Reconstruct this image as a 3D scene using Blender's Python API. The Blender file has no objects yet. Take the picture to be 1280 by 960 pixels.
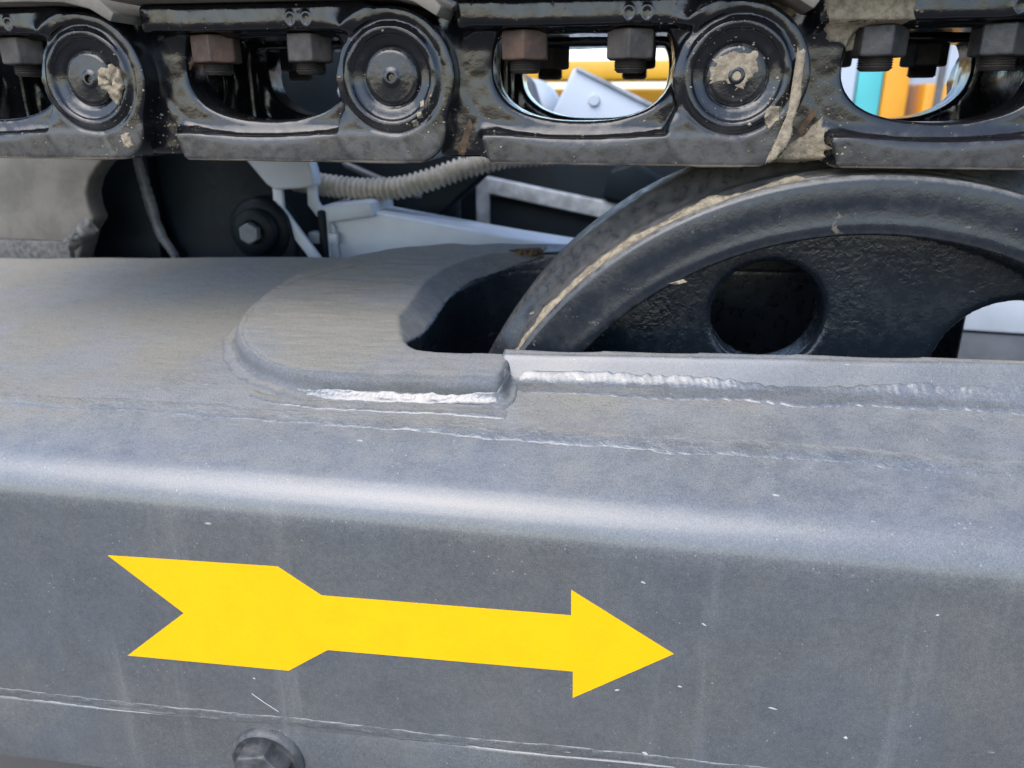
import bpy, bmesh, math, random
import numpy as np
from mathutils import Matrix, Vector

random.seed(4)
RNG = np.random.default_rng(7)
scene = bpy.context.scene
COL = scene.collection
R = math.radians

# ------------------------------------------------------------------ camera
YAW, PITCH = R(9.563), R(19.9)
fwd = Vector((-math.sin(YAW)*math.cos(PITCH), math.cos(YAW)*math.cos(PITCH), -math.sin(PITCH)))
rgt = Vector((math.cos(YAW), math.sin(YAW), 0))
upv = rgt.cross(fwd)
cd = bpy.data.cameras.new('camera')
cam = bpy.data.objects.new('camera', cd); COL.objects.link(cam)
M4 = Matrix((rgt, upv, -fwd)).transposed().to_4x4()
M4.translation = (0.146, -0.4526, 0.0)
cam.matrix_world = M4
cd.sensor_fit = 'HORIZONTAL'; cd.sensor_width = 36; cd.lens = 27.2
cd.clip_start = 0.01; cd.clip_end = 500
cd.dof.use_dof = True; cd.dof.focus_distance = 0.42; cd.dof.aperture_fstop = 10
scene.camera = cam

# ------------------------------------------------------------------ sky and sun
SUN_EL, SUN_AZ = R(52), R(205)      # azimuth clockwise from +Y: behind the camera, a little to the left
w = bpy.data.worlds.new('World'); scene.world = w; w.use_nodes = True
nt = w.node_tree; nt.nodes.clear()
sky = nt.nodes.new('ShaderNodeTexSky'); sky.sky_type = 'NISHITA'; sky.sun_disc = False
sky.sun_elevation = SUN_EL; sky.sun_rotation = SUN_AZ
sky.air_density = 1.0; sky.dust_density = 1.5; sky.ozone_density = 1.0
bg = nt.nodes.new('ShaderNodeBackground'); bg.inputs['Strength'].default_value = 0.15
wo = nt.nodes.new('ShaderNodeOutputWorld')
nt.links.new(sky.outputs[0], bg.inputs[0]); nt.links.new(bg.outputs[0], wo.inputs[0])
sd = bpy.data.lights.new('sun', 'SUN'); sd.energy = 0.85; sd.angle = R(55); sd.color = (1, 0.98, 0.95)
sun = bpy.data.objects.new('sun', sd); COL.objects.link(sun)
sdir = Vector((math.sin(SUN_AZ)*math.cos(SUN_EL), math.cos(SUN_AZ)*math.cos(SUN_EL), math.sin(SUN_EL)))
sun.rotation_euler = (-sdir).to_track_quat('-Z', 'Y').to_euler()
sun.location = sdir*5
vs = scene.view_settings
vs.view_transform = 'Standard'; vs.look = 'None'; vs.gamma = 1; vs.use_curve_mapping = False
vs.exposure = 1.6

# ------------------------------------------------------------------ material kit
class NT:
    def __init__(s, name):
        s.m = bpy.data.materials.new(name); s.m.use_nodes = True
        s.t = s.m.node_tree; s.t.nodes.clear()
        s.out = s.n('ShaderNodeOutputMaterial')
        s.pos = s.n('ShaderNodeNewGeometry')
    def n(s, typ, **kw):
        x = s.t.nodes.new(typ)
        for k, v in kw.items(): setattr(x, k, v)
        return x
    def lk(s, a, b): s.t.links.new(a, b)
    def put(s, sock, v):
        if hasattr(v, 'is_output'): s.lk(v, sock)
        elif v is not None:
            if isinstance(v, tuple) and len(v) == 3 and sock.type == 'RGBA': v = (*v, 1)
            sock.default_value = v
    def map(s, scale=(1, 1, 1), rot=(0, 0, 0)):
        x = s.n('ShaderNodeMapping'); s.lk(s.pos.outputs['Position'], x.inputs[0])
        x.inputs['Scale'].default_value = scale; x.inputs['Rotation'].default_value = rot
        return x.outputs[0]
    def noise(s, scale, detail=3, rough=.55, vec=None, dist=0):
        x = s.n('ShaderNodeTexNoise'); s.lk(vec or s.pos.outputs['Position'], x.inputs['Vector'])
        x.inputs['Scale'].default_value = scale; x.inputs['Detail'].default_value = detail
        x.inputs['Roughness'].default_value = rough; x.inputs['Distortion'].default_value = dist
        return x.outputs[0]
    def vor(s, scale, vec=None, feature='F1', rnd=1):
        x = s.n('ShaderNodeTexVoronoi', feature=feature); s.lk(vec or s.pos.outputs['Position'], x.inputs['Vector'])
        x.inputs['Scale'].default_value = scale; x.inputs['Randomness'].default_value = rnd
        return x
    def ramp(s, v, a, b, lo=0., hi=1.):
        x = s.n('ShaderNodeMapRange'); x.interpolation_type = 'SMOOTHSTEP'
        s.put(x.inputs[0], v)
        for i, q in zip((1, 2, 3, 4), (a, b, lo, hi)): x.inputs[i].default_value = q
        return x.outputs[0]
    def math(s, op, a, b=None):
        x = s.n('ShaderNodeMath', operation=op); s.put(x.inputs[0], a)
        if b is not None: s.put(x.inputs[1], b)
        return x.outputs[0]
    def mix(s, f, a, b):
        x = s.n('ShaderNodeMix', data_type='RGBA'); s.put(x.inputs[0], f)
        s.put(x.inputs[6], a); s.put(x.inputs[7], b)
        return x.outputs[2]
    def mixf(s, f, a, b):
        x = s.n('ShaderNodeMix', data_type='FLOAT'); s.put(x.inputs[0], f)
        s.put(x.inputs[2], a); s.put(x.inputs[3], b)
        return x.outputs[0]
    def nz(s, k='Z'):
        x = s.n('ShaderNodeSeparateXYZ'); s.lk(s.pos.outputs['Normal'], x.inputs[0]); return x.outputs[k]
    def xyz(s, k, src='Position'):
        x = s.n('ShaderNodeSeparateXYZ'); s.lk(s.pos.outputs[src], x.inputs[0]); return x.outputs[k]
    def objc(s, k):
        t = s.n('ShaderNodeTexCoord'); x = s.n('ShaderNodeSeparateXYZ'); s.lk(t.outputs['Object'], x.inputs[0]); return x.outputs[k]
    def bump(s, h, strength, dist, prev=None):
        x = s.n('ShaderNodeBump'); s.put(x.inputs['Strength'], strength); x.inputs['Distance'].default_value = dist
        s.put(x.inputs['Height'], h)
        if prev: s.lk(prev, x.inputs['Normal'])
        return x.outputs[0]
    def done(s, col, rough=.5, normal=None, metal=0., spec=.5, coat=0., coat_rough=.1, emit=None):
        p = s.n('ShaderNodeBsdfPrincipled')
        s.put(p.inputs['Base Color'], col); s.put(p.inputs['Roughness'], rough); s.put(p.inputs['Metallic'], metal)
        s.put(p.inputs['Specular IOR Level'], spec); s.put(p.inputs['Coat Weight'], coat); s.put(p.inputs['Coat Roughness'], coat_rough)
        if normal: s.lk(normal, p.inputs['Normal'])
        s.lk(p.outputs[0], s.out.inputs[0])
        return s.m

def mat_black(name, base=(.012, .013, .016), dust=.35, rough=.26, wrinkle=.35, tan=.5, proud=None, wr_scale=420, patchw=.28, wear=.6, dc=None):
    """old gloss black paint over casting: grain, dust on what faces up, clay specks"""
    k = NT(name)
    n1 = k.noise(28, 4); n2 = k.noise(160, 4, .65); n3 = k.noise(900, 3, .7); nw = k.noise(wr_scale, 3, .6, dist=.4)
    up = k.ramp(k.nz('Z'), .15, .95)
    patch = k.ramp(n1, .42, .72)
    d = k.math('ADD', k.math('MULTIPLY', up, .75), k.math('MULTIPLY', patch, patchw))
    d = k.math('MULTIPLY', d, k.ramp(n2, .25, .75, .45, 1.2))
    d = k.math('MULTIPLY', d, dust*2)
    if proud is not None:     # flats that stand proud are rubbed to a matt grey
        pr = k.ramp(k.objc('Y'), proud-.0012, proud+.0014, 1, 0)
        lo = k.ramp(k.math('ADD', k.objc('Z'), k.math('MULTIPLY', n1, .006)), -.030+.003, -.022+.003, 1, 0)
        pr = k.math('MULTIPLY', k.math('MULTIPLY', pr, lo), k.ramp(n2, .3, .6, .72, 1))
        d = k.math('MAXIMUM', d, k.math('MULTIPLY', pr, .42))
    d = k.math('MINIMUM', d, .93)
    dc = dc or ((.095, .094, .098), (.135, .126, .112))
    col = k.mix(d, base, k.mix(n1, *dc))
    sp = k.vor(330); spm = k.math('MULTIPLY', k.ramp(sp.outputs['Distance'], .10, .22, 1, 0), k.ramp(k.noise(45, 2), .56, .66))
    col = k.mix(k.math('MULTIPLY', spm, tan), col, (.2, .19, .165))
    cl = k.ramp(k.noise(70, 5, .62, dist=.6), .665, .70)
    col = k.mix(k.math('MULTIPLY', cl, tan), col, (.2, .165, .12))
    if proud is not None:     # clay left along the bottom edge of the rail
        bt = k.math('MULTIPLY', k.ramp(k.objc('Z'), -.0462, -.0450, 1, 0), k.ramp(n1, .35, .55))
        col = k.mix(k.math('MULTIPLY', bt, .8), col, (.22, .18, .13))
    pt = k.math('MULTIPLY', k.ramp(k.pos.outputs['Pointiness'], .53, .62), k.ramp(n2, .38, .6))
    col = k.mix(k.math('MULTIPLY', pt, wear), col, (.21, .20, .185))
    ro = k.mixf(d, rough, .62); ro = k.mixf(cl, ro, .9)
    ro = k.math('ADD', ro, k.ramp(n2, .3, .7, -.06, .1))
    b = k.bump(nw, k.ramp(n1, .35, .62, wrinkle*.25, wrinkle*1.2), .0009); b = k.bump(n3, .10, .0003, b); b = k.bump(n2, .13, .0012, b)
    return k.done(col, ro, b)

def mat_frame(name, gloss=1., wrinkle=0., matt=0., flatmax=1.):
    """dark grey paint of the track frame under a film of pale dust with runs, specks and hair scratches"""
    k = NT(name)
    n1 = k.noise(9, 4, .6); n2 = k.noise(55, 5, .6); n3 = k.noise(1500, 2, .8); n4 = k.noise(420, 4, .7)
    up = k.ramp(k.nz('Z'), .05, .98)
    st = k.noise(30, 4, .6, vec=k.map((1, 1, .07)))
    run = k.math('MULTIPLY', k.ramp(st, .58, .74), k.ramp(k.nz('Z'), .6, .1))
    brk = k.noise(120, 4, .7, vec=k.map((.45, 1, 1)))
    d = k.math('ADD', .58, k.math('MULTIPLY', up, .26))
    d = k.math('ADD', d, k.ramp(n1, .3, .7, -.06, .07))
    d = k.math('ADD', d, k.ramp(n2, .3, .7, -.05, .06))
    d = k.math('ADD', d, k.ramp(n3, .2, .8, -.20, .22))
    d = k.math('ADD', d, k.ramp(n4, .3, .7, -.10, .11))
    d = k.math('ADD', d, k.math('MULTIPLY', run, .38))
    d = k.math('ADD', d, k.math('MULTIPLY', k.math('MULTIPLY', k.ramp(brk, .35, .7, -.10, .08), up), 1))
    d = k.math('MAXIMUM', k.math('MINIMUM', d, 1), 0)
    dustc = k.mix(k.ramp(k.noise(14, 3), .35, .65), (.135, .143, .152), (.150, .150, .142))
    col = k.mix(d, (.022, .0245, .030), dustc)
    sp = k.vor(260); m = k.math('MULTIPLY', k.ramp(sp.outputs['Distance'], .07, .15, 1, 0), k.ramp(k.noise(60, 2), .55, .62))
    sl = k.vor(55, vec=k.map((.45, 1, 1.6), (0, .5, 0))); m2 = k.math('MULTIPLY', k.ramp(sl.outputs['Distance'], .035, .07, 1, 0), k.ramp(k.noise(21, 2), .5, .56))
    m = k.math('MAXIMUM', k.math('MULTIPLY', m, .32), k.math('MULTIPLY', m2, .6))
    col = k.mix(m, col, (.62, .61, .58))
    flat = k.ramp(k.math('ADD', k.nz('Z'), k.ramp(n2, .3, .7, -.012, .012)), .865, .985, 0., flatmax)
    col = k.mix(k.math('MULTIPLY', flat, k.ramp(d, .35, .95, .25, .95)), col, k.mix(k.ramp(k.noise(11, 4), .4, .62), (.215, .212, .202), (.225, .208, .170)))
    ro = k.mixf(flat, k.mixf(d, .2, .42), .85)
    wr = k.noise(420, 4, .7, vec=k.map((.3, 1, 1)))
    b = k.bump(n4, .16, .0007); b = k.bump(n3, .2, .0003, b); b = k.bump(k.math('MULTIPLY', brk, flat), .5, .0016, b); b = k.bump(k.math('MULTIPLY', wr, flat), .5, .0008, b)
    col = k.mix(k.ramp(n3, .34, .60, .42, 0), col, (.05, .052, .056))
    if wrinkle:
        wv = k.noise(150, 3, .5, vec=k.map((.8, 1, 1)), dist=.6)
        b = k.bump(wv, wrinkle, .0022, b); ro = k.math('MULTIPLY', ro, .6)
    if matt: return k.done(col, k.mixf(matt, ro, .85), b, coat=.0, spec=.35)
    return k.done(col, ro, b, coat=k.mixf(flat, min(1, .42*gloss), .03), coat_rough=.17 if not wrinkle else .15, spec=k.mixf(flat, .6, .3))

def mat_plain(name, col, rough=.45, var=.25, scale=40, bump=.15, metal=0., col2=None, spec=.5, bscale=300, coat=0.):
    k = NT(name)
    n = k.noise(scale, 5, .6); f = k.noise(bscale, 4, .65)
    c2 = col2 or tuple(c*(1-var) for c in col)
    c = k.mix(k.ramp(n, .35, .68), col, c2)
    return k.done(c, k.math('ADD', rough, k.ramp(f, .3, .7, -.07, .08)), k.bump(f, bump, .0008), metal=metal, spec=spec, coat=coat)

MT = {
 'link': mat_black('link_paint', proud=.0, dust=.04, rough=.13, wrinkle=.07, base=(.005, .0055, .007), tan=.22, patchw=.12, wear=.75),
 'pinend': mat_black('pin_paint', base=(.006, .0065, .008), dust=.05, rough=.17, tan=.9, wrinkle=.2),
 'idler': mat_black('idler_paint', base=(.010, .013, .018), dust=.5, rough=.2, wrinkle=.12, patchw=.06, dc=((.15, .15, .15), (.2, .185, .155))),
 'web': mat_black('idler_web_paint', base=(.007, .011, .016), dust=.03, rough=.22, wrinkle=.6, wr_scale=260, tan=.1),
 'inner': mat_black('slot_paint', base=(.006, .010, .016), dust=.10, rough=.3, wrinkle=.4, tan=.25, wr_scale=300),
 'frame': mat_frame('frame_paint'),
 'weld': mat_frame('weld_paint', 1.6, .4, flatmax=.3),
 'seam': mat_frame('seam_paint', 1.3, .5),
 'collar': mat_frame('collar_paint', matt=.8),
 'arrow': mat_plain('arrow_vinyl', (.72, .415, .0), .55, .05, 45, .05, spec=.3),
 'rust': mat_plain('rusty_nut', (.05, .032, .024), .7, .3, 90, .5, col2=(.10, .055, .034)),
 'oldnut': mat_plain('dull_nut', (.04, .034, .03), .62, .3, 90, .5, col2=(.08, .066, .056)),
 'darknut': mat_plain('black_nut', (.015, .015, .017), .5, .3, 90, .4, col2=(.04, .037, .034)),
 'thread': mat_plain('bolt_thread', (.07, .06, .052), .5, .3, 120, .3, metal=.4),
 'mud': mat_plain('dried_clay', (.31, .26, .185), .95, .3, 260, 1., col2=(.17, .142, .105), spec=.1, bscale=900),
 'rustclay': mat_plain('rusty_clay', (.13, .085, .05), .95, .3, 160, .9, col2=(.07, .05, .036), spec=.1, bscale=600),
 'shoe': mat_plain('shoe_dusty', (.15, .135, .11), .8, .35, 30, .4),
 'dusty': mat_plain('bracket_dusty', (.125, .115, .10), .75, .3, 35, .4, col2=(.085, .08, .07)),
 'caked': mat_plain('caked_foot', (.03, .031, .032), .6, .3, 200, 1., col2=(.085, .083, .078), bscale=220),
 'navy': mat_plain('dark_machine_paint', (.0025, .007, .011), .5, .4, 30, .05, spec=.14),
 'silver': mat_plain('pale_grey_paint', (.44, .48, .53), .4, .12, 25, .1),
 'midgrey': mat_plain('grey_paint', (.09, .097, .108), .4, .3, 25, .15),
 'palegrey': mat_plain('worn_grey_paint', (.30, .325, .35), .4, .4, 40, .2, col2=(.16, .17, .18)),
 'hose': mat_plain('dusty_hose', (.40, .375, .32), .8, .35, 80, .3),
 'yellow': mat_plain('machine_yellow', (.62, .33, .02), .45, .1, 6, .05),
 'orange': mat_plain('machine_orange', (.66, .29, .015), .45, .15, 6, .05),
 'teal': mat_plain('teal_paint', (.07, .40, .42), .5, .1, 6, .05),
 'white': mat_plain('white_paint', (.42, .47, .54), .5, .08, 6, .05),
 'fleck': mat_plain('pale_fleck', (.42, .41, .39), .8, .2, 200, .3),
 'bolt': mat_plain('frame_bolt', (.035, .037, .04), .5, .3, 120, .5, col2=(.085, .085, .085)),
 'ground': mat_plain('yard_concrete', (.115, .108, .10), .9, .25, 2.5, .3, spec=.2),
}

# ------------------------------------------------------------------ mesh kit
def tag(o, label=None, cat=None, group=None, kind=None):
    for a, b in (('label', label), ('category', cat), ('group', group), ('kind', kind)):
        if b: o[a] = b
    return o
def empty(name, loc=(0, 0, 0), **kw):
    o = bpy.data.objects.new(name, None); COL.objects.link(o); o.location = loc
    o.empty_display_size = .05
    return tag(o, **kw)
def put(name, me, mat=None, parent=None, local=False, loc=None, rot=None):
    """link a mesh as an object; meshes are built in world metres unless local=True"""
    o = bpy.data.objects.new(name, me); COL.objects.link(o)
    if mat and not me.materials: me.materials.append(MT[mat])
    if parent:
        o.parent = parent
        if not local: o.matrix_parent_inverse = Matrix.Translation(-world_loc(parent))
    if loc is not None: o.location = loc
    if rot is not None: o.rotation_euler = rot
    return o
def world_loc(o):
    v = Vector(o.location)
    while o.parent:
        v = v + o.matrix_parent_inverse.translation + Vector(o.parent.location); o = o.parent
    return v
def np_mesh(name, V, Q, smooth=True):
    me = bpy.data.meshes.new(name)
    V = np.ascontiguousarray(V, np.float32); Q = np.ascontiguousarray(Q, np.int32)
    me.vertices.add(len(V)); me.vertices.foreach_set('co', V.ravel())
    me.loops.add(Q.size); me.loops.foreach_set('vertex_index', Q.ravel())
    me.polygons.add(len(Q)); me.polygons.foreach_set('loop_start', np.arange(0, Q.size, Q.shape[1], dtype=np.int32))
    me.polygons.foreach_set('use_smooth', np.full(len(Q), smooth))
    me.update(calc_edges=True); me.validate()
    return me

def nets(name, fn, lo, hi, h, scale=.001):
    """surface nets: fn(x, y, z) in mm (open grids) -> signed field, negative inside"""
    ax = [np.arange(a, b+h, h, dtype=np.float32) for a, b in zip(lo, hi)]
    X, Y, Z = ax[0][:, None, None], ax[1][None, :, None], ax[2][None, None, :]
    F = np.ascontiguousarray(np.broadcast_to(fn(X, Y, Z), (len(ax[0]), len(ax[1]), len(ax[2])))).astype(np.float32)
    F[0] = F[-1] = 1; F[:, 0] = F[:, -1] = 1; F[:, :, 0] = F[:, :, -1] = 1
    s = F < 0
    c = np.zeros(tuple(n-1 for n in F.shape), np.int8)
    corners = [(i, j, k) for i in (0, 1) for j in (0, 1) for k in (0, 1)]
    nx, ny, nz = F.shape
    for i, j, k in corners: c += s[i:nx-1+i, j:ny-1+j, k:nz-1+k]
    act = (c > 0) & (c < 8)
    ids = np.full(act.shape, -1, np.int32); ci = np.argwhere(act); ids[act] = np.arange(len(ci))
    val = {q: F[ci[:, 0]+q[0], ci[:, 1]+q[1], ci[:, 2]+q[2]] for q in corners}
    acc = np.zeros((len(ci), 3)); cnt = np.zeros(len(ci))
    for a in corners:
        for d in range(3):
            if a[d]: continue
            b = list(a); b[d] = 1; b = tuple(b)
            m = (val[a] < 0) != (val[b] < 0)
            t = val[a][m]/(val[a][m]-val[b][m])
            p = np.repeat(np.array(a, float)[None], m.sum(), 0); p[:, d] = t
            acc[m] += p; cnt[m] += 1
    V = (np.array(lo)[None] + h*(ci+acc/cnt[:, None]))*scale
    Q = []
    for d in range(3):
        sl0 = [slice(None)]*3; sl1 = [slice(None)]*3
        sl0[d] = slice(0, -1); sl1[d] = slice(1, None)
        e1, e2 = (d+1) % 3, (d+2) % 3
        for e in (e1, e2): sl0[e] = slice(1, -1); sl1[e] = slice(1, -1)
        A, B = s[tuple(sl0)], s[tuple(sl1)]
        ed = np.argwhere(A != B); fl = A[A != B]
        base = ed.copy(); base[:, e1] += 1; base[:, e2] += 1
        def cell(o1, o2):
            q = base.copy(); q[:, e1] -= o1; q[:, e2] -= o2
            return ids[q[:, 0], q[:, 1], q[:, 2]]
        quad = np.stack([cell(1, 1), cell(0, 1), cell(0, 0), cell(1, 0)], 1)
        quad[~fl] = quad[~fl][:, ::-1]
        Q.append(quad)
    return np_mesh(name, V, np.concatenate(Q))

def smin(a, b, k):
    h = np.clip(.5+.5*(b-a)/k, 0, 1); return b+(a-b)*h-k*h*(1-h)
def smax(a, b, k): return -smin(-a, -b, k)
def rbox(x, y, x0, x1, y0, y1, r):
    dx = np.abs(x-(x0+x1)/2)-((x1-x0)/2-r); dy = np.abs(y-(y0+y1)/2)-((y1-y0)/2-r)
    return np.hypot(np.maximum(dx, 0), np.maximum(dy, 0))+np.minimum(np.maximum(dx, dy), 0)-r
def slab(y, a, b): return np.abs(y-(a+b)/2)-(b-a)/2
def hsh(i, j, k, s):
    n = (i*374761393+j*668265263+k*2147483647+s*974634541) & 0x7fffffff
    n = ((n ^ (n >> 13))*1274126177) & 0x7fffffff
    return ((n ^ (n >> 16)) & 0xffff)/65535.
def vnoise(x, y, z, seed=0):
    x, y, z = np.broadcast_arrays(x, y, z)
    i, j, k = (np.floor(q).astype(np.int64) for q in (x, y, z))
    fx, fy, fz = (q-np.floor(q) for q in (x, y, z))
    fx, fy, fz = (f*f*(3-2*f) for f in (fx, fy, fz))
    o = 0
    for a in (0, 1):
        for b in (0, 1):
            for c in (0, 1):
                o = o+hsh(i+a, j+b, k+c, seed)*(fx if a else 1-fx)*(fy if b else 1-fy)*(fz if c else 1-fz)
    return (o*2-1).astype(np.float32)

def lathe(name, prof, n=64, smooth=True, cap=True, sharp=None):
    """prof: (radius, y) in m, revolved about the y axis"""
    P = np.array(prof); a = np.linspace(0, 2*np.pi, n, endpoint=False)
    V = np.stack([P[:, 0][:, None]*np.cos(a), np.repeat(P[:, 1][:, None], n, 1), P[:, 0][:, None]*np.sin(a)], -1).reshape(-1, 3)
    i = np.arange(len(P)-1)[:, None]*n; j = np.arange(n)[None]; j2 = (j+1) % n
    Q = np.stack([i+j, i+n+j, i+n+j2, i+j2], -1).reshape(-1, 4)
    me = np_mesh(name, V, Q, smooth)
    if sharp is not None and smooth:
        me.set_sharp_from_angle(angle=R(sharp))
    return me
def box_mesh(name, x0, x1, y0, y1, z0, z1, bev=.0015, seg=2, M=None):
    bm = bmesh.new(); bmesh.ops.create_cube(bm, size=1)
    for v in bm.verts:
        v.co = Vector(((x0+x1)/2+v.co.x*(x1-x0), (y0+y1)/2+v.co.y*(y1-y0), (z0+z1)/2+v.co.z*(z1-z0)))
    if bev: bmesh.ops.bevel(bm, geom=list(bm.edges), offset=bev, segments=seg, profile=.5, affect='EDGES')
    if M is not None: bm.transform(M)
    me = bpy.data.meshes.new(name); bm.to_mesh(me); bm.free()
    me.polygons.foreach_set('use_smooth', [True]*len(me.polygons)); me.set_sharp_from_angle(angle=R(40))
    return me
def prism(name, pts, y0, y1, bev=.0015, seg=2):
    """outline (x, z) extruded from y0 to y1"""
    bm = bmesh.new()
    f = bm.faces.new([bm.verts.new((x, y0, z)) for x, z in pts])
    g = bmesh.ops.extrude_face_region(bm, geom=[f])['geom']
    for v in g:
        if isinstance(v, bmesh.types.BMVert): v.co.y = y1
    bmesh.ops.recalc_face_normals(bm, faces=bm.faces)
    if bev: bmesh.ops.bevel(bm, geom=list(bm.edges), offset=bev, segments=seg, profile=.5, affect='EDGES', clamp_overlap=True)
    me = bpy.data.meshes.new(name); bm.to_mesh(me); bm.free()
    me.polygons.foreach_set('use_smooth', [True]*len(me.polygons)); me.set_sharp_from_angle(angle=R(40))
    return me
def tube(name, pts, rad, n=16, fn=None, taper=True):
    """round bar along a path; fn(s, angle) -> radius factor"""
    P = np.array(pts, float); d = np.gradient(P, axis=0); d /= np.linalg.norm(d, axis=1)[:, None]
    S = np.concatenate([[0], np.cumsum(np.linalg.norm(np.diff(P, axis=0), axis=1))])
    up = np.array([0, 0, 1.]); u = np.cross(d, up); u /= np.linalg.norm(u, axis=1)[:, None]; v = np.cross(u, d)
    a = np.linspace(0, 2*np.pi, n, endpoint=False)
    rr = np.full((len(P), n), rad, float)
    if fn: rr = rad*fn(S[:, None], a[None])
    if taper:
        e = np.minimum(S, S[-1]-S)/(rad*1.2); rr = rr*np.sqrt(np.clip(e, .02, 1))[:, None]
    V = P[:, None]+rr[..., None]*(u[:, None]*np.cos(a)[None, :, None]+v[:, None]*np.sin(a)[None, :, None])
    i = np.arange(len(P)-1)[:, None]*n; j = np.arange(n)[None]; j2 = (j+1) % n
    Q = np.stack([i+j, i+n+j, i+n+j2, i+j2], -1).reshape(-1, 4)
    return np_mesh(name, V.reshape(-1, 3), Q)
def resample(pts, step):
    P = np.array(pts, float); S = np.concatenate([[0], np.cumsum(np.linalg.norm(np.diff(P, axis=0), axis=1))])
    t = np.arange(0, S[-1], step); return np.stack([np.interp(t, S, P[:, i]) for i in range(3)], 1)
def smooth_path(pts, step, it=30):
    P = resample(pts, step)
    for _ in range(it): P[1:-1] = (P[:-2]+2*P[1:-1]+P[2:])/4
    return P
def weld_strip(name, pts, side, nrm, W, H, parent, mat='weld', seed=1, period=.0036, rip=.16, wob=.16, step=.0010, edge=-.0012, ncs=15, tang=False, sdf=None):
    """weld run that melts into the faces beside it: half width W, height H, chevron ripples and lumps"""
    P = smooth_path(pts, step, 24); n = len(P); sd = np.array(side, float); nm = np.array(nrm, float)
    if tang:
        d = np.gradient(P, axis=0); nm2 = np.repeat((nm/np.linalg.norm(nm))[None], n, 0)
        sv = np.cross(d, nm2); sv /= np.linalg.norm(sv, axis=1)[:, None]; nv = nm2
    else:
        sv = np.repeat((sd/np.linalg.norm(sd))[None], n, 0); nv = np.repeat((nm/np.linalg.norm(nm))[None], n, 0)
    S = (np.arange(n)*step)[:, None]; t = np.linspace(-1, 1, ncs)[None]
    wv = W*(1+.16*vnoise(S*70, 0*S, 0*S, seed)+.10*vnoise(S*260, 0*S, 0*S+4, seed))
    ph = S/period+.9*t*t+.5*vnoise(S*80, 0*S, 0*S+2, seed)+.25*vnoise(S*500, t*3, 0*S, seed+7)
    rp = 1-2*np.abs((ph % 1)-.4)
    h = H*(np.clip(1-np.abs(t)**2.2, 0, 1)*(1+rip*rp+wob*vnoise(S*160, t*1.5, 0*S, seed+1))+wob*.35*vnoise(S*480, t*4, 0*S, seed+2)*(1-t**4))
    h = h+edge*np.abs(t)**6
    fade = np.clip(np.minimum(S, S[-1]-S)/(W*1.2), 0, 1)**.5
    h = h*fade+edge*(1-fade)
    off = t*wv+.22*W*vnoise(S*25, 0*S, 0*S+9, seed)
    B = P[:, None]+sv[:, None]*off[..., None]
    if sdf:
        for _ in range(10):
            F = sdf(B[..., 0]*1000, B[..., 1]*1000, B[..., 2]*1000)
            B = B-nv[:, None]*(np.clip(F, -3, 3)*.0008)[..., None]
    V = B+nv[:, None]*h[..., None]
    i = np.arange(n-1)[:, None]*ncs; j = np.arange(ncs-1)[None]
    Q = np.stack([i+j, i+j+1, i+ncs+j+1, i+ncs+j], -1).reshape(-1, 4)
    me = np_mesh(name, V.reshape(-1, 3), Q)
    if me.polygons[len(me.polygons)//2].normal.dot(Vector(nv[n//2])) < 0: me.flip_normals()
    return put(name, me, mat, parent)
def blob(name, outline, y, th, parent, mat='mud', seed=0, local=True, rough=.35, sdf=None, fine=.6):
    """dried lump with an uneven outline lying on a face that looks to -y; outline (x, z) in m"""
    P = np.array(outline, float); n = len(P)
    t = np.linspace(0, n, n*8, endpoint=False); k = t.astype(int); f = (t-k)[:, None]
    f = f*f*(3-2*f)*.4+f*.6
    O = P[k]*(1-f)+P[(k+1) % n]*f; c = P.mean(0)
    size = np.linalg.norm(P-c, axis=1).mean()
    ang = np.arange(len(O))
    O = c+(O-c)*(1+fine*(.14*vnoise(ang*.35, 0*ang, 0*ang, seed)+.14*vnoise(ang*1.1, 0*ang+3, 0*ang, seed)))[:, None]
    rings = np.array([1, .97, .9, .8, .65, .5, .35, .2, .08])
    hts = np.array([-.25, .45, .75, .95, 1, 1, 1, 1, 1])
    V = []
    for r, hh in zip(rings, hts):
        q = c+(O-c)*r
        nz_ = 1+rough*vnoise(q[:, 0]*350, q[:, 1]*350, 0*q[:, 0], seed+2)+rough*.5*vnoise(q[:, 0]*900, q[:, 1]*900, 0*q[:, 0], seed+5)
        y0 = np.full(len(q), float(y))
        if sdf:
            y0 = np.full(len(q), -.007)
            for _ in range(40): y0 = np.minimum(y0+.0008*sdf(q[:, 0]*1000, y0*1000, q[:, 1]*1000), .022)
        V.append(np.stack([q[:, 0], y0-th*hh*(nz_ if hh > 0 else np.ones(len(q))), q[:, 1]], 1))
    V = np.concatenate(V); m = len(O)
    i = np.arange(len(rings)-1)[:, None]*m; j = np.arange(m)[None]; j2 = (j+1) % m
    Q = np.stack([i+j, i+j2, i+m+j2, i+m+j], -1).reshape(-1, 4)
    me = np_mesh(name, V, Q)
    bm = bmesh.new(); bm.from_mesh(me); bm.verts.ensure_lookup_table()
    bm.faces.new([bm.verts[len(V)-m+q] for q in range(m)]).smooth = True
    bmesh.ops.recalc_face_normals(bm, faces=bm.faces); bm.to_mesh(me); bm.free()
    return put(name, me, mat, parent, local=local)

# ------------------------------------------------------------------ ground
g = box_mesh('ground', -30, 30, -30, 30, -.80, -.75, 0)
tag(put('ground', g, 'ground'), kind='structure')

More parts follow.
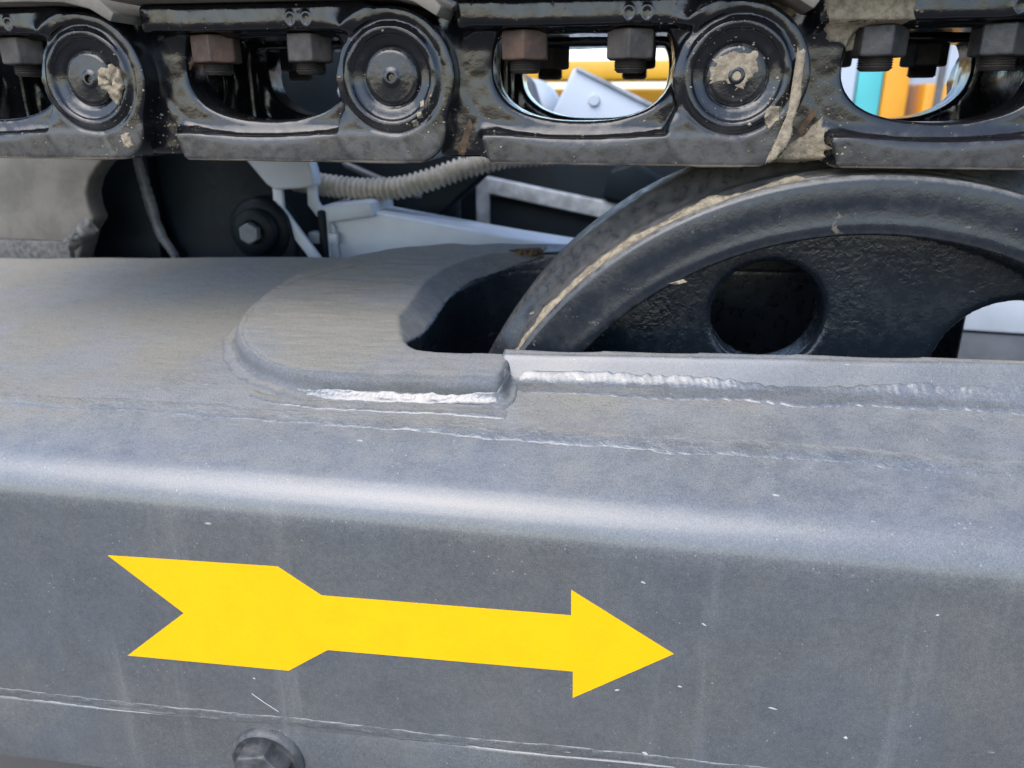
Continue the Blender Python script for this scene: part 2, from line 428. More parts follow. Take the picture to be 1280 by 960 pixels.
# ------------------------------------------------------------------ track frame
FT = lambda x, y: -154+.033*x+.12*y                       # top skin, mm
def slot2d(x, y): return np.where(y < 60, rbox(x, y, 1, 900, -14, 186, 24.), rbox(x, y, 1, 900, -14, 186, 74.))
def frame_fn(x, y, z):
    top = (z-FT(x, y))/1.007
    sh = (z-(-132+.5*y))/1.118
    d = smax(top, sh, 10.)
    d = smax(d, -120-y, 18.)
    d = smax(d, y-228, 14.)
    d = np.maximum(d, (-352+.034*x)-z)
    d = np.maximum(d, -slot2d(x, y))
    d = np.maximum(d, -np.maximum(400-x, 150-y))
    d = d+.5*vnoise(x*.016, y*.016, z*.016, 3)*np.clip((y+112)/30, 0, 1)
    return d
frame = empty('undercarriage_beam', (0, 0, -.352), label='dusty dark grey steel undercarriage beam with yellow arrow and slotted end', cat='beam')
me = nets('frame_skin', frame_fn, (-600, -127, -360), (650, 236, -100), 2.6)
me.materials.append(MT['frame']); me.materials.append(MT['inner'])
co = np.empty(len(me.polygons)*3, np.float32); me.polygons.foreach_get('center', co); co = co.reshape(-1, 3)*1000
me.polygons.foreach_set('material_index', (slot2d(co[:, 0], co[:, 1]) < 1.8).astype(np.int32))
put('frame_skin', me, None, frame)

def collar_fn(x, y, z):
    h = z-FT(x, y)
    o = rbox(x, y, -136, 400, -50, 222, 118)
    d = smax(o, h-12, 8.)
    d = np.maximum(d, -10-h)
    d = smax(d, x-73, 7.)
    sl = slot2d(x, y)
    d = smax(d, -sl, 1.)
    wedge = (sl-19*np.clip((80-x)/60, 0, 1)*(lambda t: t*t*(3-2*t))(np.clip((y+16)/70, 0, 1))*(1+.06*vnoise(x*.06, y*.06, 0*z, 2)))+(12-h)*1.5      # flame-cut bevel on the inner rim
    d = smax(d, -wedge/1.8, 1.2)
    return d+.7*vnoise(x*.045, y*.045, z*.045, 9)+.35*vnoise(x*.05, y*.3, z*.3, 4)
me = nets('collar_plate', collar_fn, (-156, -60, -190), (80, 230, -100), 1.45)
me.materials.append(MT['collar']); me.materials.append(MT['inner'])
co = np.empty(len(me.polygons)*3, np.float32); me.polygons.foreach_get('center', co); co = co.reshape(-1, 3)*1000
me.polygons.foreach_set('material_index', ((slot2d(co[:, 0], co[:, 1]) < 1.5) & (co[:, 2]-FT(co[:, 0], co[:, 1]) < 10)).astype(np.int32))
collar = put('collar_plate', me, None, frame)
tag(collar, label='raised U-shaped plate around the slot')

def yoke_fn(x, y, z):
    h = z-FT(x, y)
    d = smax(h-14.5, (-1.7*(y+20)+(h-14.5))/1.97, 2.)
    d = np.maximum(d, y+14); d = np.maximum(d, -26-h)
    d = smax(d, 68-x-.25*(y+30), 4.)
    return smax(d, x-640, 1)+.4*vnoise(x*.03, y*.05, z*.05, 5)
put('yoke_plate', nets('yoke_plate', yoke_fn, (66, -60, -175), (645, -8, -105), 1.9), 'frame', frame)
def yoke2_fn(x, y, z):
    h = z-FT(x, y)
    d = np.maximum(h-13, np.maximum(y-214, 186-y)); d = np.maximum(d, -6-h)
    return np.maximum(d, np.maximum(63-x, x-398))
put('yoke_plate', nets('yoke_plate', yoke2_fn, (58, 180, -150), (404, 222, -100), 2.5), 'inner', frame)

mm = .001
def S_TOP(x, y, z): return smin(frame_fn(x, y, z), smin(collar_fn(x, y, z), yoke_fn(x, y, z), 2.), 4.)
def S_FOOT(x, y, z): return smin(frame_fn(x, y, z), np.maximum(-120.5-y, z-(-343+.034*x)), 2.)
def on_top(x, y, dz=0): return (x*mm, y*mm, (FT(x, y)+dz)*mm)
def on_sh(x, y, dz=0): return (x*mm, y*mm, (min(FT(x, y), -132+.5*y)+dz)*mm)
# long seam where the top skin meets the folded side plate
weld_strip('weld_bead', [on_sh(x, y, 1.2 if abs(x) > 2000 else -.6) for x, y in ((-590, -66), (-300, -66), (-140, -68), (40, -70), (190, -72), (640, -74))], (0, -1, -.32), (0, -.32, 1), .0074, .0004, frame, mat='seam', seed=11, sdf=S_TOP)
# weld along the foot of the collar and broad fillet round its end
weld_strip('weld_bead', [on_top(x, -52.5, 2.5) for x in (74, 40, 0, -29)]+[on_top(-52, -49, 2.), on_top(-66, -44, 2.)], (0, -.75, -.65), (0, -.65, .75), .0038, .0012, frame, seed=21, sdf=S_TOP)
weld_strip('weld_bead', [on_top(x, -59, 0) for x in (80, 40, 0, -40)]+[on_top(-70, -54, 0), on_top(-84, -47, 0)], (0, -1, -.2), (0, -.2, 1), .0052, .0006, frame, mat='seam', seed=23, sdf=S_TOP)
arc = []
for t in np.linspace(0, 1, 26):
    q = R(262-t*140); arc.append((-18+120*math.cos(q), 68+120*math.sin(q)))
weld_strip('weld_bead', [on_top(x, y, 2.4) for x, y in arc], None or (0, 1, 0), (-.35, -.2, 1), .0105, .0014, frame, mat='collar', seed=25, rip=.03, wob=.2, tang=True, edge=-.0008, sdf=S_TOP)
weld_strip('weld_bead', [on_top(75, -26, 6), on_top(76, -36, 4), on_top(77, -46, 2), on_top(74, -55, 1), on_top(64, -60, 0)], (1, 0, 0), (.5, -.35, .8), .0065, .0012, frame, mat='frame', seed=37, tang=True, sdf=S_TOP)
# weld along the foot of the near yoke plate
weld_strip('weld_bead', [on_top(x, yy, 2.0) for x, yy in ((76, -32), (200, -34), (350, -36), (500, -39), (640, -41))], (0, -.85, -.5), (0, -.5, .85), .0095, .0011, frame, seed=31, wob=.1, sdf=S_TOP)

# folded edge strip along the foot of the frame
LIP = lambda x: -343+.034*x
pts = [(-.60, -.0), (.65, 0)]
bm = bmesh.new()
sec = [(-116, .5), (-120.0, .2), (-120.3, -.5), (-120.5, -1.6), (-120.5, -46), (-120.2, -48.5), (-120, -49.5), (-40, -49.5), (-40, 0)]
xs = np.linspace(-600, 650, 126)
grid = [[bm.verts.new((x*mm, (y+.5*math.sin(x*.021+i)*(i in (2, 3)))*mm, (LIP(x)+z+.5*math.sin(x*.05))*mm)) for i, (y, z) in enumerate(sec)] for x in xs]
for a, b in zip(grid, grid[1:]):
    for i in range(len(sec)): bm.faces.new((a[i], a[(i+1) % len(sec)], b[(i+1) % len(sec)], b[i])).smooth = True
bm.faces.new(grid[0]); bm.faces.new(list(reversed(grid[-1])))
bmesh.ops.recalc_face_normals(bm, faces=bm.faces)
me = bpy.data.meshes.new('foot_plate'); bm.to_mesh(me); bm.free(); me.set_sharp_from_angle(angle=R(50))
put('foot_plate', me, 'frame', frame)
weld_strip('weld_bead', [(x*mm, -.1215, (LIP(x)+4.0)*mm) for x in (-600, -300, 0, 300, 640)], (0, .35, 1), (0, -1, .35), .0036, .0004, frame, mat='frame', seed=41, rip=.1, wob=.7, sdf=S_FOOT)

# yellow arrow sticker
AR = [(-139.9, -238.1), (-38.1, -234.3), (-14.5, -249.9), (120.7, -246.2), (120.3, -230.8), (173.4, -263.0), (122.9, -298.4), (122.5, -281.1), (-13.9, -285.6), (-38.9, -303.3), (-140.3, -306.5), (-98.8, -271.6)]
tag(put('arrow_sticker', prism('arrow_sticker', [(x*mm, z*mm) for x, z in AR], -.1203, -.1190, 0), 'arrow', frame), label='yellow arrow sticker pointing right')

# pale flecks and a hair stuck to the side face
for i, (x, z, a, b) in enumerate([(155.8, -222.6, 2.2, 1.0), (186.8, -243.5, 2.2, .9), (225, -290, 3.4, .8), (262, -303, 1.6, 1.6), (163, -330, 2.6, 1.8), (178, -283, 1.6, .8), (-38.5, -296, 2.6, 1.2), (146, -290, 2.0, 1.0), (292, -225, 1.2, .9), (-61, -312, 1.3, .9)]):
    a *= .7; b *= .7; t0 = random.uniform(-.6, .4); ca, sa = math.cos(t0), math.sin(t0)
    P = [((x+(u*ca*a-v*sa*b))*mm, (z+(u*sa*a+v*ca*b))*mm) for u, v in ((-1, -.2), (-.3, .8), (.5, .5), (1, .1), (.3, -.7), (-.5, -.6))]
    blob('pale_fleck', P, -.1199, .00035, frame, mat='fleck', seed=70+i, local=False)
put('hair', tube('hair', resample([(-.0640, -.1203, -.3230), (-.0560, -.1206, -.3285), (-.0475, -.1203, -.3345)], .001), .00028, 6), 'fleck', frame)

def hex_fn(af, y0, y1, cham):
    def f(x, y, z):
        d = np.maximum(np.abs(x), np.maximum(np.abs(.5*x+.866*z), np.abs(.5*x-.866*z)))-af/2
        d = smax(d, slab(y, y0, y1), .6)
        r = np.hypot(x, z)
        return smax(d, (r-(af/2+cham)-(y-y0)*1.6)*.53, .5)+.12*vnoise(x*.25, y*.25, z*.25, 2)
    return f
bo = empty('roller_bolt', (-.0585, -.1222, -.371)); bo.parent = frame; bo.matrix_parent_inverse = Matrix.Translation((0, 0, .352))
put('washer', lathe('washer', [(.004, -.0015), (.0185, -.0015), (.0205, -.0025), (.0222, -.0015), (.0232, .002), (.0232, .006)], 48, sharp=50), 'bolt', bo, local=True)
put('bolt_head', nets('bolt_head', hex_fn(30, -13, 0, .3), (-19, -15, -19), (19, 2, 19), .8), 'bolt', bo, local=True, rot=(0, R(17), 0))

# ------------------------------------------------------------------ idler wheel
IX, IZ = .275, -.2765
idler = empty('idler_wheel', (IX, 0, IZ-.241), label='black front idler wheel in the frame slot under the chain', cat='idler wheel')
half = [(.198, .052), (.203, .044), (.206, .034), (.2078, .008), (.2086, .0028), (.2100, .0012), (.2155, .0006), (.2172, .0011), (.226, .0008), (.2375, .0), (.2398, .0008), (.2408, .0028),
        (.2409, .0075), (.2392, .0085), (.2392, .0105), (.2412, .0118), (.2416, .020), (.2418, .024), (.2429, .0252), (.2431, .032), (.2424, .040), (.2450, .045), (.2520, .0500), (.2560, .0535), (.2572, .058), (.2574, .0825)]
prof = half+[(r, .165-y) for r, y in reversed(half[:-1])]
rim = lathe('rim', [(r, y) for r, y in prof], 300, sharp=45)
o = put('rim', rim, 'idler', idler, local=True, loc=(0, 0, .241))
HOLES = [(108, 159, 34), (51, 153.5, 46), (-12, 159, 34), (-69, 153.5, 46), (-132, 159, 34), (171, 153.5, 46)]
def web_fn(x, y, z):
    r = np.hypot(x, z)
    d = np.maximum(r-206, slab(y, 40+.0*r, 72))
    d = smin(d, np.maximum(r-60, slab(y, 8, 150)), 22.)
    for a, rr, hr in HOLES:
        d = smax(d, hr-np.hypot(x-rr*math.cos(R(a)), z-rr*math.sin(R(a))), 5.)
    return d+.6*vnoise(x*.03, y*.03, z*.03, 8)
put('web', nets('web', web_fn, (-212, 4, -212), (212, 154, 212), 2.6), 'web', idler, local=True, loc=(0, 0, .241))
# clay packed in the groove of the rim
def clay(a0, a1, rad, y, seed, name='clay_streak', r=.2405):
    aa = np.linspace(R(a0), R(a1), 160)
    P = np.stack([IX+r*np.cos(aa), np.full_like(aa, y), IZ+r*np.sin(aa)], 1)
    fn = lambda S, a: np.clip(.75+.55*vnoise(S*45, 0*a, 0*S, seed)+.3*vnoise(S*260, np.cos(a)*2, np.sin(a)*2, seed), .1, 2)
    return put(name, tube(name, P, rad, 10, fn), 'mud', idler)
clay(150, 100, .0036, .0100, 3)
clay(147, 112, .0026, .0160, 5)
blob('clay_lump', [(.0735, -.132), (.0775, -.129), (.0785, -.137), (.0760, -.141), (.0725, -.139)], .050, .004, idler, seed=8, local=False)
blob('clay_lump', [(.162, -.0985), (.170, -.096), (.1735, -.0975), (.166, -.0995)], .003, .002, idler, seed=9, local=False)

# ------------------------------------------------------------------ track chain
PITCH_L, PZ = .190, .0141
def link_fn(x, y, z):
    r = np.hypot(x, z)
    end2 = smin(r-37, rbox(x, z, -34, 31.5, -46.5, 4, 19.), 3.)
    end2 = np.maximum(end2, -(z+46.5))
    end = smax(end2, slab(y, 0, 42), 1.5)
    rl = rbox(x+.35*(z+39), z, -136, 6, -46.5, -30.5, 3.)
    d = smin(end, smax(rl, slab(y, 0, 44), 1.2), 2.)
    web = smax(rbox(x, z, -168, 5, -44, 36, 6.), slab(y, 15, 42), 4.)
    d = smin(d, web, 9.)
    top = smax(rbox(x, z, -152, -14, 24, 40, 3.), slab(y, 2+.0*x, 44), 3.)
    d = smin(d, top, 11.)
    neck = smax(rbox(x, z, -200, -140, -34, 34, 10.), slab(y, 25, 52), 6.)
    lob = smax(np.hypot(x+190, z)-33, slab(y, 43, 62), 3.)
    d = smin(d, smin(neck, lob, 8.), 9.)
    # window
    q = ((np.abs(x+83.5)/50.5)**2.5+(np.abs(z-7)/30.5)**2.5)**(1/2.5)
    win = np.maximum((q-1)*31, z-22.5)
    d = smax(d, -win, 3.)
    pocket = np.maximum(np.maximum((q-1.18)*31, z-22), y-10)          # dished face round the window
    d = smax(d, -pocket, 9.)
    # boss: dished face with the pin sunk in it, sloping away to a shallow moat
    d = smax(d, -np.maximum(r-31, y-4), 1.5)
    yf = np.interp(r, [0, 16.3, 16.8, 18, 22.4, 23.8, 26.4, 28.6, 31, 40], [3.2, 3.2, 2.4, 1.8, .8, -1.3, -1.6, .4, 1.5, 4]).astype(np.float32)
    boss = np.maximum(np.maximum(r-33, y-24), (yf-y)*.75)+.35*vnoise(x*.09, z*.09, 0*y, 4)
    d = smin(d, boss, 1.6)
    # worn cast characters on the upper band
    for cx in (-58, -48.5):
        d = smin(d, np.hypot(np.hypot((x-cx), (z-31)*.8)-2.9, y-2.2)-.7, .8)
    return d+.28*vnoise(x*.05, y*.05, z*.05, 1)+.10*vnoise(x*.2, y*.2, z*.2, 6)
LINK = nets('side_link', link_fn, (-230, -8, -52), (44, 68, 44), 1.0)
LINK.materials.append(MT['link'])
PIN = lathe('pin', [(.0004, .0022), (.0018, .0022), (.0024, .0004), (.0036, .0002), (.0048, .0012), (.0060, .0016), (.0125, .0010), (.0150, .0014), (.0158, .0030), (.0158, .1620), (.0150, .1636), (.0004, .1636)], 48, sharp=60)
PIN.materials.append(MT['pinend'])
BUSH = lathe('bushing', [(.0165, .043), (.0255, .043), (.0275, .046), (.0275, .119), (.0255, .122), (.0165, .122)], 48, sharp=50)
BUSH.materials.append(MT['idler'])
NUT = nets('track_nut', hex_fn(25.4, -15.5, 0, .6), (-17, -18, -17), (17, 3, 17), .8)      # axis y, bearing face at y = 0
THREAD_P = [(.0004, 0)]
for i in range(9): THREAD_P += [(.0082, .0002+i*.0012), (.0091, .0008+i*.0012)]
THREAD = lathe('bolt_thread', [(r, -(.0095+.0115*i/len(THREAD_P))) for i, (r, _) in enumerate(THREAD_P)]+[(.0072, -.0222), (.0004, -.0222)], 28, smooth=False)
def shoe_mesh():
    lower = [(-.158, .0512), (-.02, .0512), (.004, .0505), (.020, .047), (.032, .040)]
    upper = [(.035, .0445), (.026, .053), (.010, .060), (.002, .0615), (.000, .080), (-.008, .080), (-.012, .0615), (-.062, .0615), (-.066, .076), (-.074, .076), (-.078, .0615), (-.135, .0615), (-.138, .078), (-.147, .078), (-.152, .0615), (-.160, .060)]
    return prism('shoe', lower+upper, -.016, .28, .0012, 2)
SHOE = shoe_mesh(); SHOE.materials.append(MT['shoe'])

def make_link(x0, label, nutmats):
    t = empty('track_link', (x0, 0, PZ), label=label, cat='track link', group='links of the track chain')
    put('side_link', LINK, None, t, local=True)
    far = put('side_link', LINK, None, t, local=True, loc=(0, .165, 0)); far.scale = (1, -1, 1)
    put('pin', PIN, None, t, local=True)
    put('bushing', BUSH, None, t, local=True)
    put('track_shoe', SHOE, None, t, local=True, loc=(0, 0, -PZ+.0035))
    i = 0
    for yy in (.0225, .1425):
        for xx in (-.1165, -.0565):
            m, rz = nutmats[i]; i += 1
            me = NUT.copy(); me.materials.clear(); me.materials.append(MT[m])
            nn = put('track_nut', me, None, t, local=True, loc=(xx, yy, .0246), rot=(R(-90), 0, 0))
            nn.rotation_mode = 'XYZ'
            nn.matrix_basis = Matrix.Translation((xx, yy, .0246)) @ Matrix.Rotation(R(rz), 4, 'Z') @ Matrix.Rotation(R(90), 4, 'X')
            th = THREAD
            if not th.materials: th.materials.append(MT['thread'])
            put('bolt_thread', th, None, nn, local=True)
    return t
L1 = make_link(-.19, 'leftmost track link, its pin end splashed with a pale clay lump', [('oldnut', 8), ('oldnut', 20), ('darknut', 0), ('darknut', 12)])
L2 = make_link(0., 'track link with two brown nuts, pin end glossy black, second from the left', [('rust', 12), ('oldnut', 26), ('darknut', 5), ('darknut', 22)])
L3 = make_link(.19, 'track link whose window shows the pale blue panel, with muddy pin centre', [('rust', 5), ('oldnut', -4), ('oldnut', 14), ('darknut', 20)])
L4 = make_link(.38, 'rightmost track link with big clay patch and orange seen through its window', [('darknut', 14), ('darknut', 4), ('darknut', 10), ('darknut', 25)])

# clay on the links (x, z from each pin centre)
blob('clay_lump', [(.006, .006), (.016, .008), (.022, .006), (.024, -.006), (.019, -.015), (.012, -.011), (.007, -.004)], -.0036, .0035, L1, sdf=link_fn, seed=1, rough=.6)
blob('clay_speck', [(.016, -.032), (.021, -.031), (.024, -.038), (.020, -.040), (.017, -.037)], .0, .0012, L1, sdf=link_fn, seed=2)
blob('clay_streak', [(.0290, .014), (.0335, .010), (.0335, -.012), (.0320, -.030), (.026, -.043), (.019, -.046), (.020, -.041), (.026, -.030), (.0285, -.012), (.030, .004)], .0002, .0011, L3, sdf=link_fn, seed=3)
blob('clay_speck', [(.017, -.016), (.024, -.015), (.024, -.022), (.019, -.027), (.0155, -.021)], -.001, .0016, L3, sdf=link_fn, seed=4)
blob('clay_film', [(-.013, .008), (-.004, .012), (.010, .011), (.012, .003), (.006, -.002), (.004, -.006), (-.006, -.003), (-.014, -.004)], .0014, .0006, L3, seed=6)
blob('clay_patch', [(-.150, .040), (-.128, .042), (-.108, .040), (-.107, .026), (-.115, .021), (-.121, .014), (-.133, .012), (-.146, .018)], .0022, .0014, L4, sdf=link_fn, seed=5)
blob('clay_patch', [(-.174, .040), (-.158, .042), (-.160, .032), (-.168, .025)], .019, .0012, L4, sdf=link_fn, seed=12)
blob('clay_patch', [(-.172, -.044), (-.150, -.030), (-.141, -.020), (-.139, -.030), (-.136, -.043), (-.150, -.0455), (-.168, -.0462)], .0035, .0018, L4, sdf=link_fn, seed=7)
blob('rust_streak', [(-.154, -.028), (-.146, -.015), (-.144, -.018), (-.152, -.032)], .0150, .0004, L4, sdf=link_fn, mat='rustclay', seed=14)
blob('rust_streak', [(-.156, -.040), (-.148, -.022), (-.146, -.026), (-.152, -.045)], .0150, .0004, L3, sdf=link_fn, mat='rustclay', seed=15)
for i, (x, z) in enumerate([(.018, -.014), (.0165, -.020), (.0135, -.0245), (.0125, -.002)]):
    blob('clay_speck', [(x-.0016, z+.001), (x+.0013, z+.002), (x+.0018, z-.0015), (x-.001, z-.002)], -.0034, .0008, L2, sdf=link_fn, seed=30+i)
def crumbs(parent, spots, seed):
    """loose crumbs of clay sticking to the link around the bigger patches"""
    rg = np.random.default_rng(seed); VV = []; QQ = []; n0 = 0
    base = np.array([(1, 0, 0), (-1, 0, 0), (0, 1, 0), (0, -1, 0), (0, 0, 1), (0, 0, -1)], float)
    tri = np.array([(0, 2, 4), (2, 1, 4), (1, 3, 4), (3, 0, 4), (2, 0, 5), (1, 2, 5), (3, 1, 5), (0, 3, 5)])
    P = np.concatenate([np.stack([cx+rg.normal(size=n)*rad, cz+rg.normal(size=n)*rad], 1) for cx, cz, rad, n in spots])
    y = np.full(len(P), -.007)
    for _ in range(40): y = np.minimum(y+.0008*link_fn(P[:, 0]*1000, y*1000, P[:, 1]*1000), .03)
    for (x, z), yy in zip(P[y < .026], y[y < .026]):
        sz = .0003+.0006*rg.random()**3
        VV.append(base*sz*(.6+.8*rg.random((6, 1)))*np.array([1.3, .5, 1])+(x, yy, z)); QQ.append(tri+n0); n0 += 6
    o = put('clay_crumbs', np_mesh('clay_crumbs', np.concatenate(VV), np.concatenate(QQ)), 'mud', parent, local=True)
    o['kind'] = 'stuff'
crumbs(L1, [(.015, -.004, .010, 60), (.015, -.033, .010, 50), (-.06, -.036, .03, 40)], 1)
crumbs(L2, [(.014, -.018, .009, 50), (-.150, -.03, .010, 60), (-.08, -.034, .04, 50), (-.06, .03, .03, 40)], 2)
crumbs(L3, [(.026, -.02, .008, 110), (.0, .004, .012, 60), (-.150, -.03, .010, 50), (-.08, -.034, .04, 50), (-.03, .028, .014, 70)], 3)
crumbs(L4, [(-.130, .028, .012, 110), (-.150, -.036, .010, 120), (-.08, -.034, .04, 60), (-.150, .0, .012, 50)], 4)
# rusty clay on the far arm of the collar
blob('rust_clump', [(.036, -.1150), (.048, -.1135), (.062, -.1125), (.0655, -.1165), (.060, -.1190), (.044, -.1180)], .185, .006, frame, mat='rustclay', seed=16, local=False, rough=.8)

# ------------------------------------------------------------------ carrier roller bracket
br = empty('roller_bracket', (-.45, .25, -.16), label='tan dusty bracket standing behind the beam edge under the leftmost link', cat='bracket')
bk = lambda x, z: (.146+(x-.146)*1.108, z*1.108)
out = [(-.62, -.118), (-.62, .02), (-.290, .02), (-.300, -.028), (-.312, -.043), (-.323, -.052), (-.332, -.062), (-.3375, -.074), (-.3375, -.086), (-.3345, -.096), (-.345, -.108), (-.366, -.150), (-.62, -.150)]
put('bracket_plate', prism('bracket_plate', [bk(x, z) for x, z in out], .237, .262, .003, 3), 'dusty', br)
put('foot', box_mesh('foot', -.70, -.415, .2315, .268, -.190, -.1275, .004), 'caked', br)
weld_strip('weld_bead', [(*[(q[0], .2365, q[1]) for q in (bk(x, z),)][0],) for x, z in ((-.374, -.126), (-.358, -.114), (-.347, -.106), (-.336, -.098))], (.5, 0, -.85), (0, -1, .2), .008, .004, br, mat='caked', seed=51, wob=.5)

# ------------------------------------------------------------------ machine behind
car = empty('excavator_body', (-.3, .33, -.75), label='dark navy machine body behind the track frame, left half', cat='excavator')
put('side_plate', box_mesh('side_plate', -.75, -.362, .300, .330, -.74, .16, .003, M=None), 'navy', car)
put('side_plate', box_mesh('side_plate', -.362, -.235, .315, .345, -.74, .16, .003), 'navy', car)
put('side_plate', box_mesh('side_plate', -.24, .70, .62, .66, -.74, -.065, .003), 'navy', car)
put('side_plate', box_mesh('side_plate', -.40, -.085, .50, .53, -.74, .15, .003), 'navy', car)
weld_strip('weld_bead', [(-.378, .300, .0), (-.372, .300, -.055), (-.364, .300, -.11), (-.358, .300, -.135), (-.350, .302, -.150), (-.340, .304, -.20)], (1, 0, 0), (0, -1, 0), .0065, .004, car, seed=61, mat='midgrey', rip=.1, wob=.1, period=.005)
# pivot with pin and washers
pv = empty('pivot', (-.243, .28, -.122)); pv.parent = car; pv.matrix_parent_inverse = Matrix.Translation((.3, -.33, .75))
put('pivot_ring', lathe('pivot_ring', [(.012, .0), (.021, .0), (.023, .002), (.023, .012), (.030, .013), (.033, .016), (.033, .04)], 48, sharp=50), 'navy', pv, local=True)
put('pivot_nut', nets('pivot_nut', hex_fn(19, -9, 0, .4), (-13, -11, -13), (13, 2, 13), .8), 'midgrey', pv, local=True, loc=(0, -.001, 0))
put('pivot_ear', prism('pivot_ear', [(-.214, -.30), (-.206, -.14), (-.212, -.108), (-.226, -.092), (-.246, -.088), (-.262, -.096), (-.272, -.112), (-.276, -.14), (-.28, -.30)], .296, .312, .003, 3), 'navy', car)

lb = empty('link_bracket', (-.2, .30, -.15), label='pale grey bracket plate on two bent straps above the pivot', cat='bracket')
put('bracket_plate', prism('bracket_plate', [(-.275, -.02), (-.250, -.053), (-.231, -.076), (-.223, -.0815), (-.196, -.080), (-.180, -.0775), (-.180, -.066), (-.190, -.02)], .295, .315, .003, 3), 'silver', lb)
put('strap', prism('strap', [(-.227, -.078), (-.217, -.078), (-.2175, -.100), (-.182, -.150), (-.170, -.20), (-.182, -.20), (-.193, -.152), (-.228, -.104)], .300, .306, .001), 'silver', lb)
put('strap', prism('strap', [(-.203, -.076), (-.194, -.076), (-.193, -.096), (-.176, -.122), (-.17, -.20), (-.18, -.20), (-.186, -.124), (-.204, -.100)], .330, .336, .001), 'silver', lb)
put('spacer', box_mesh('spacer', -.205, -.172, .325, .34, -.140, -.128, .002), 'silver', lb)

ba = empty('cross_bar', (-.1, .33, -.16), label='pale grey tapered bar with square end plate behind the collar', cat='bar')
put('bar', prism('bar', [(-.186, -.108), (-.131, -.1065), (.014, -.1285), (.30, -.165), (.30, -.25), (-.186, -.25)], .335, .39, .004, 3), 'silver', ba)
put('end_plate', prism('end_plate', [(-.192, -.103), (-.186, -.100), (-.140, -.0945), (-.133, -.096), (-.132, -.110), (-.180, -.117), (-.184, -.26), (-.192, -.26)], .325, .400, .002), 'silver', ba)
put('bar_stub', box_mesh('bar_stub', -.191, -.1825, .320, .33, -.26, -.104, .003), 'navy', ba)

hp = smooth_path([(-.235, .37, -.078), (-.201, .36, -.082), (-.156, .36, -.0865), (-.112, .36, -.0845), (-.076, .365, -.0745), (-.041, .375, -.062), (.0, .39, -.052), (.06, .42, -.05)], .0008, 200)
hf = lambda S, a: 1-.30*np.abs(((S/.0062) % 1)*2-1)**1.3
tag(put('corrugated_hose', tube('corrugated_hose', hp, .0125, 20, hf, taper=False), 'hose'), label='tan corrugated hose sagging behind the second link', cat='hose')
da = prism('diagonal_arm', [(-.20, -.165), (-.12, -.165), (-.095, -.128), (-.022, -.066), (.0, -.045), (-.05, -.045), (-.085, -.070), (-.165, -.100)], .43, .47, .004, 3)
tag(put('diagonal_arm', da, 'navy'), label='dark grey diagonal arm behind the corrugated hose', cat='arm')
pp = smooth_path([(-.19, .40, -.062), (-.15, .40, -.078), (-.10, .41, -.10)], .004, 5)
put('handrail', tube('handrail', [(-.21, .46, .012), (-.12, .46, .016), (-.03, .46, .022)], .0065, 12, taper=False), 'silver', car)
put('thin_pipe', tube('thin_pipe', pp, .004, 10), 'midgrey', car)

bx = empty('channel_box', (0, .6, -.3), label='dark box with pale rim behind the gap left of the idler', cat='box')
put('box_front', box_mesh('box_front', -.075, .34, .600, .612, -.45, -.118, .002), 'navy', bx)
put('rim_bar', prism('rim_bar', [(-.078, -.094), (-.066, -.090), (.34, -.165), (.34, -.19), (-.06, -.113), (-.066, -.40), (-.078, -.40)], .585, .600, .003, 3), 'palegrey', bx)
put('box_top', prism('box_top', [(-.066, -.118), (-.06, -.082), (.09, -.082), (.34, -.12), (.34, -.20)], .66, .70, .003), 'midgrey', bx)
put('cap', prism('cap', [(.09, -.115), (.10, -.080), (.13, -.070), (.17, -.09), (.17, -.13)], .575, .60, .004, 3), 'navy', bx)

pb = empty('pale_panel', (.08, .7, -.2), label='pale blue sloping panel seen through the third link window', cat='panel')
put('panel', prism('panel', [(.0, -.10), (.010, -.012), (.038, .047), (.046, .046), (.150, -.003), (.36, -.12), (.36, -.30), (.0, -.30)], .70, .72, .004, 3), 'white', pb)
put('rounded_casting', lathe('rounded_casting', [(.001, -.03), (.030, -.03), (.042, -.02), (.046, .0), (.046, .06)], 40, sharp=50), 'silver', pb, local=True, loc=(-.115, .05, .19))
put('casting_arm', prism('casting_arm', [(-.075, -.16), (-.055, .02), (-.035, .045), (-.012, .03), (.004, -.02), (.02, -.16)], .66, .68, .006, 3), 'midgrey', pb)

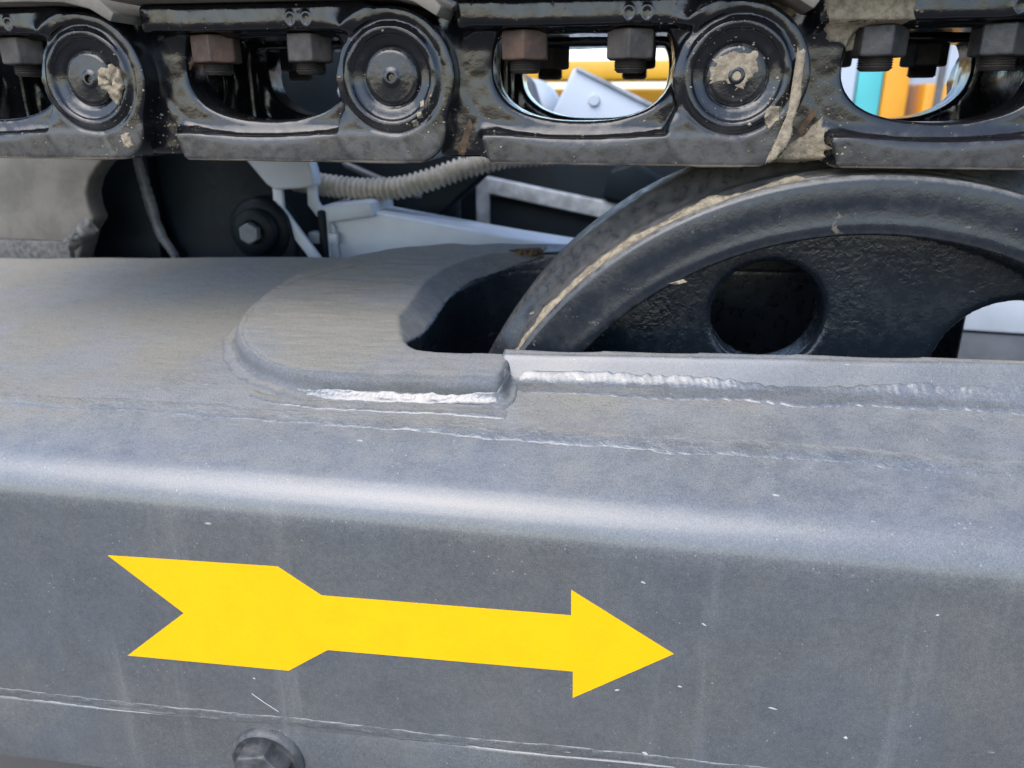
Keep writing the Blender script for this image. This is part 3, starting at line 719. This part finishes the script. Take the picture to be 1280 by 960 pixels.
def post(name, x0, x1, y, z0, z1, mat, label, cat='post', dep=.25):
    tag(put(name, box_mesh(name, x0, x1, y, y+dep, z0, z1, .01), mat), label=label, cat=cat, group='machines standing in the yard behind')
post('machine_boom', -.9, .40, 2.0, .066, .12, 'yellow', 'upper yellow beam glimpsed behind the pale blue panel', 'beam')
post('machine_boom', -.9, .45, 2.3, -.75, .048, 'yellow', 'lower yellow machine side glimpsed under the upper yellow beam', 'machine')
post('white_post', .55, .94, 3.0, -.75, .9, 'white', 'broad white panel at the left of the rightmost link window', 'panel')
post('teal_post', .945, 1.04, 3.0, -.75, .9, 'teal', 'teal post seen through the rightmost link window', 'post')
post('orange_post', 1.045, 1.14, 3.0, -.75, .9, 'orange', 'narrow orange post beside the teal post', 'post')
post('grey_post', 1.15, 1.24, 3.3, -.75, .9, 'silver', 'pale grey post between the two orange ones', 'post')
post('orange_cabinet', 1.20, 1.75, 3.0, -.75, .075, 'orange', 'wide orange machine cabinet at the right of the rightmost link window', 'cabinet')
post('pale_wall', 1.1, 2.6, 3.8, -.75, .9, 'white', 'off-white wall above the wide orange cabinet', 'wall')
st = empty('step_plate', (.6, .62, -.75))
put('tread', prism('tread', [(.40, -.20), (.90, -.22), (.90, -.285), (.40, -.273)], .60, .64, .004), 'silver', st)
put('riser', prism('riser', [(.40, -.276), (.90, -.288), (.90, -.75), (.40, -.75)], .606, .63, .004), 'midgrey', st)
tag(st, label='pale metal plate seen through the idler hole at the right edge', cat='plate')
post('machine_boom', .36, .58, 2.1, -.75, .03, 'midgrey', 'dark machine leg at the right edge of the third link window', 'leg', .1)
post('grey_post', 1.21, 1.235, 2.9, -.75, .9, 'midgrey', 'thin dark post in front of the wide orange cabinet', 'post', .03)
put('panel_bolt', lathe('panel_bolt', [(.0005, -.004), (.007, -.004), (.008, -.002), (.008, .004)], 24, sharp=50), 'silver', pb, local=True, loc=(-.012, -.001, .205))
put('panel_edge', prism('panel_edge', [(.040, .0455), (.046, .0475), (.153, -.001), (.362, -.119), (.362, -.125), (.150, -.006)], .694, .699, .001), 'palegrey', pb)
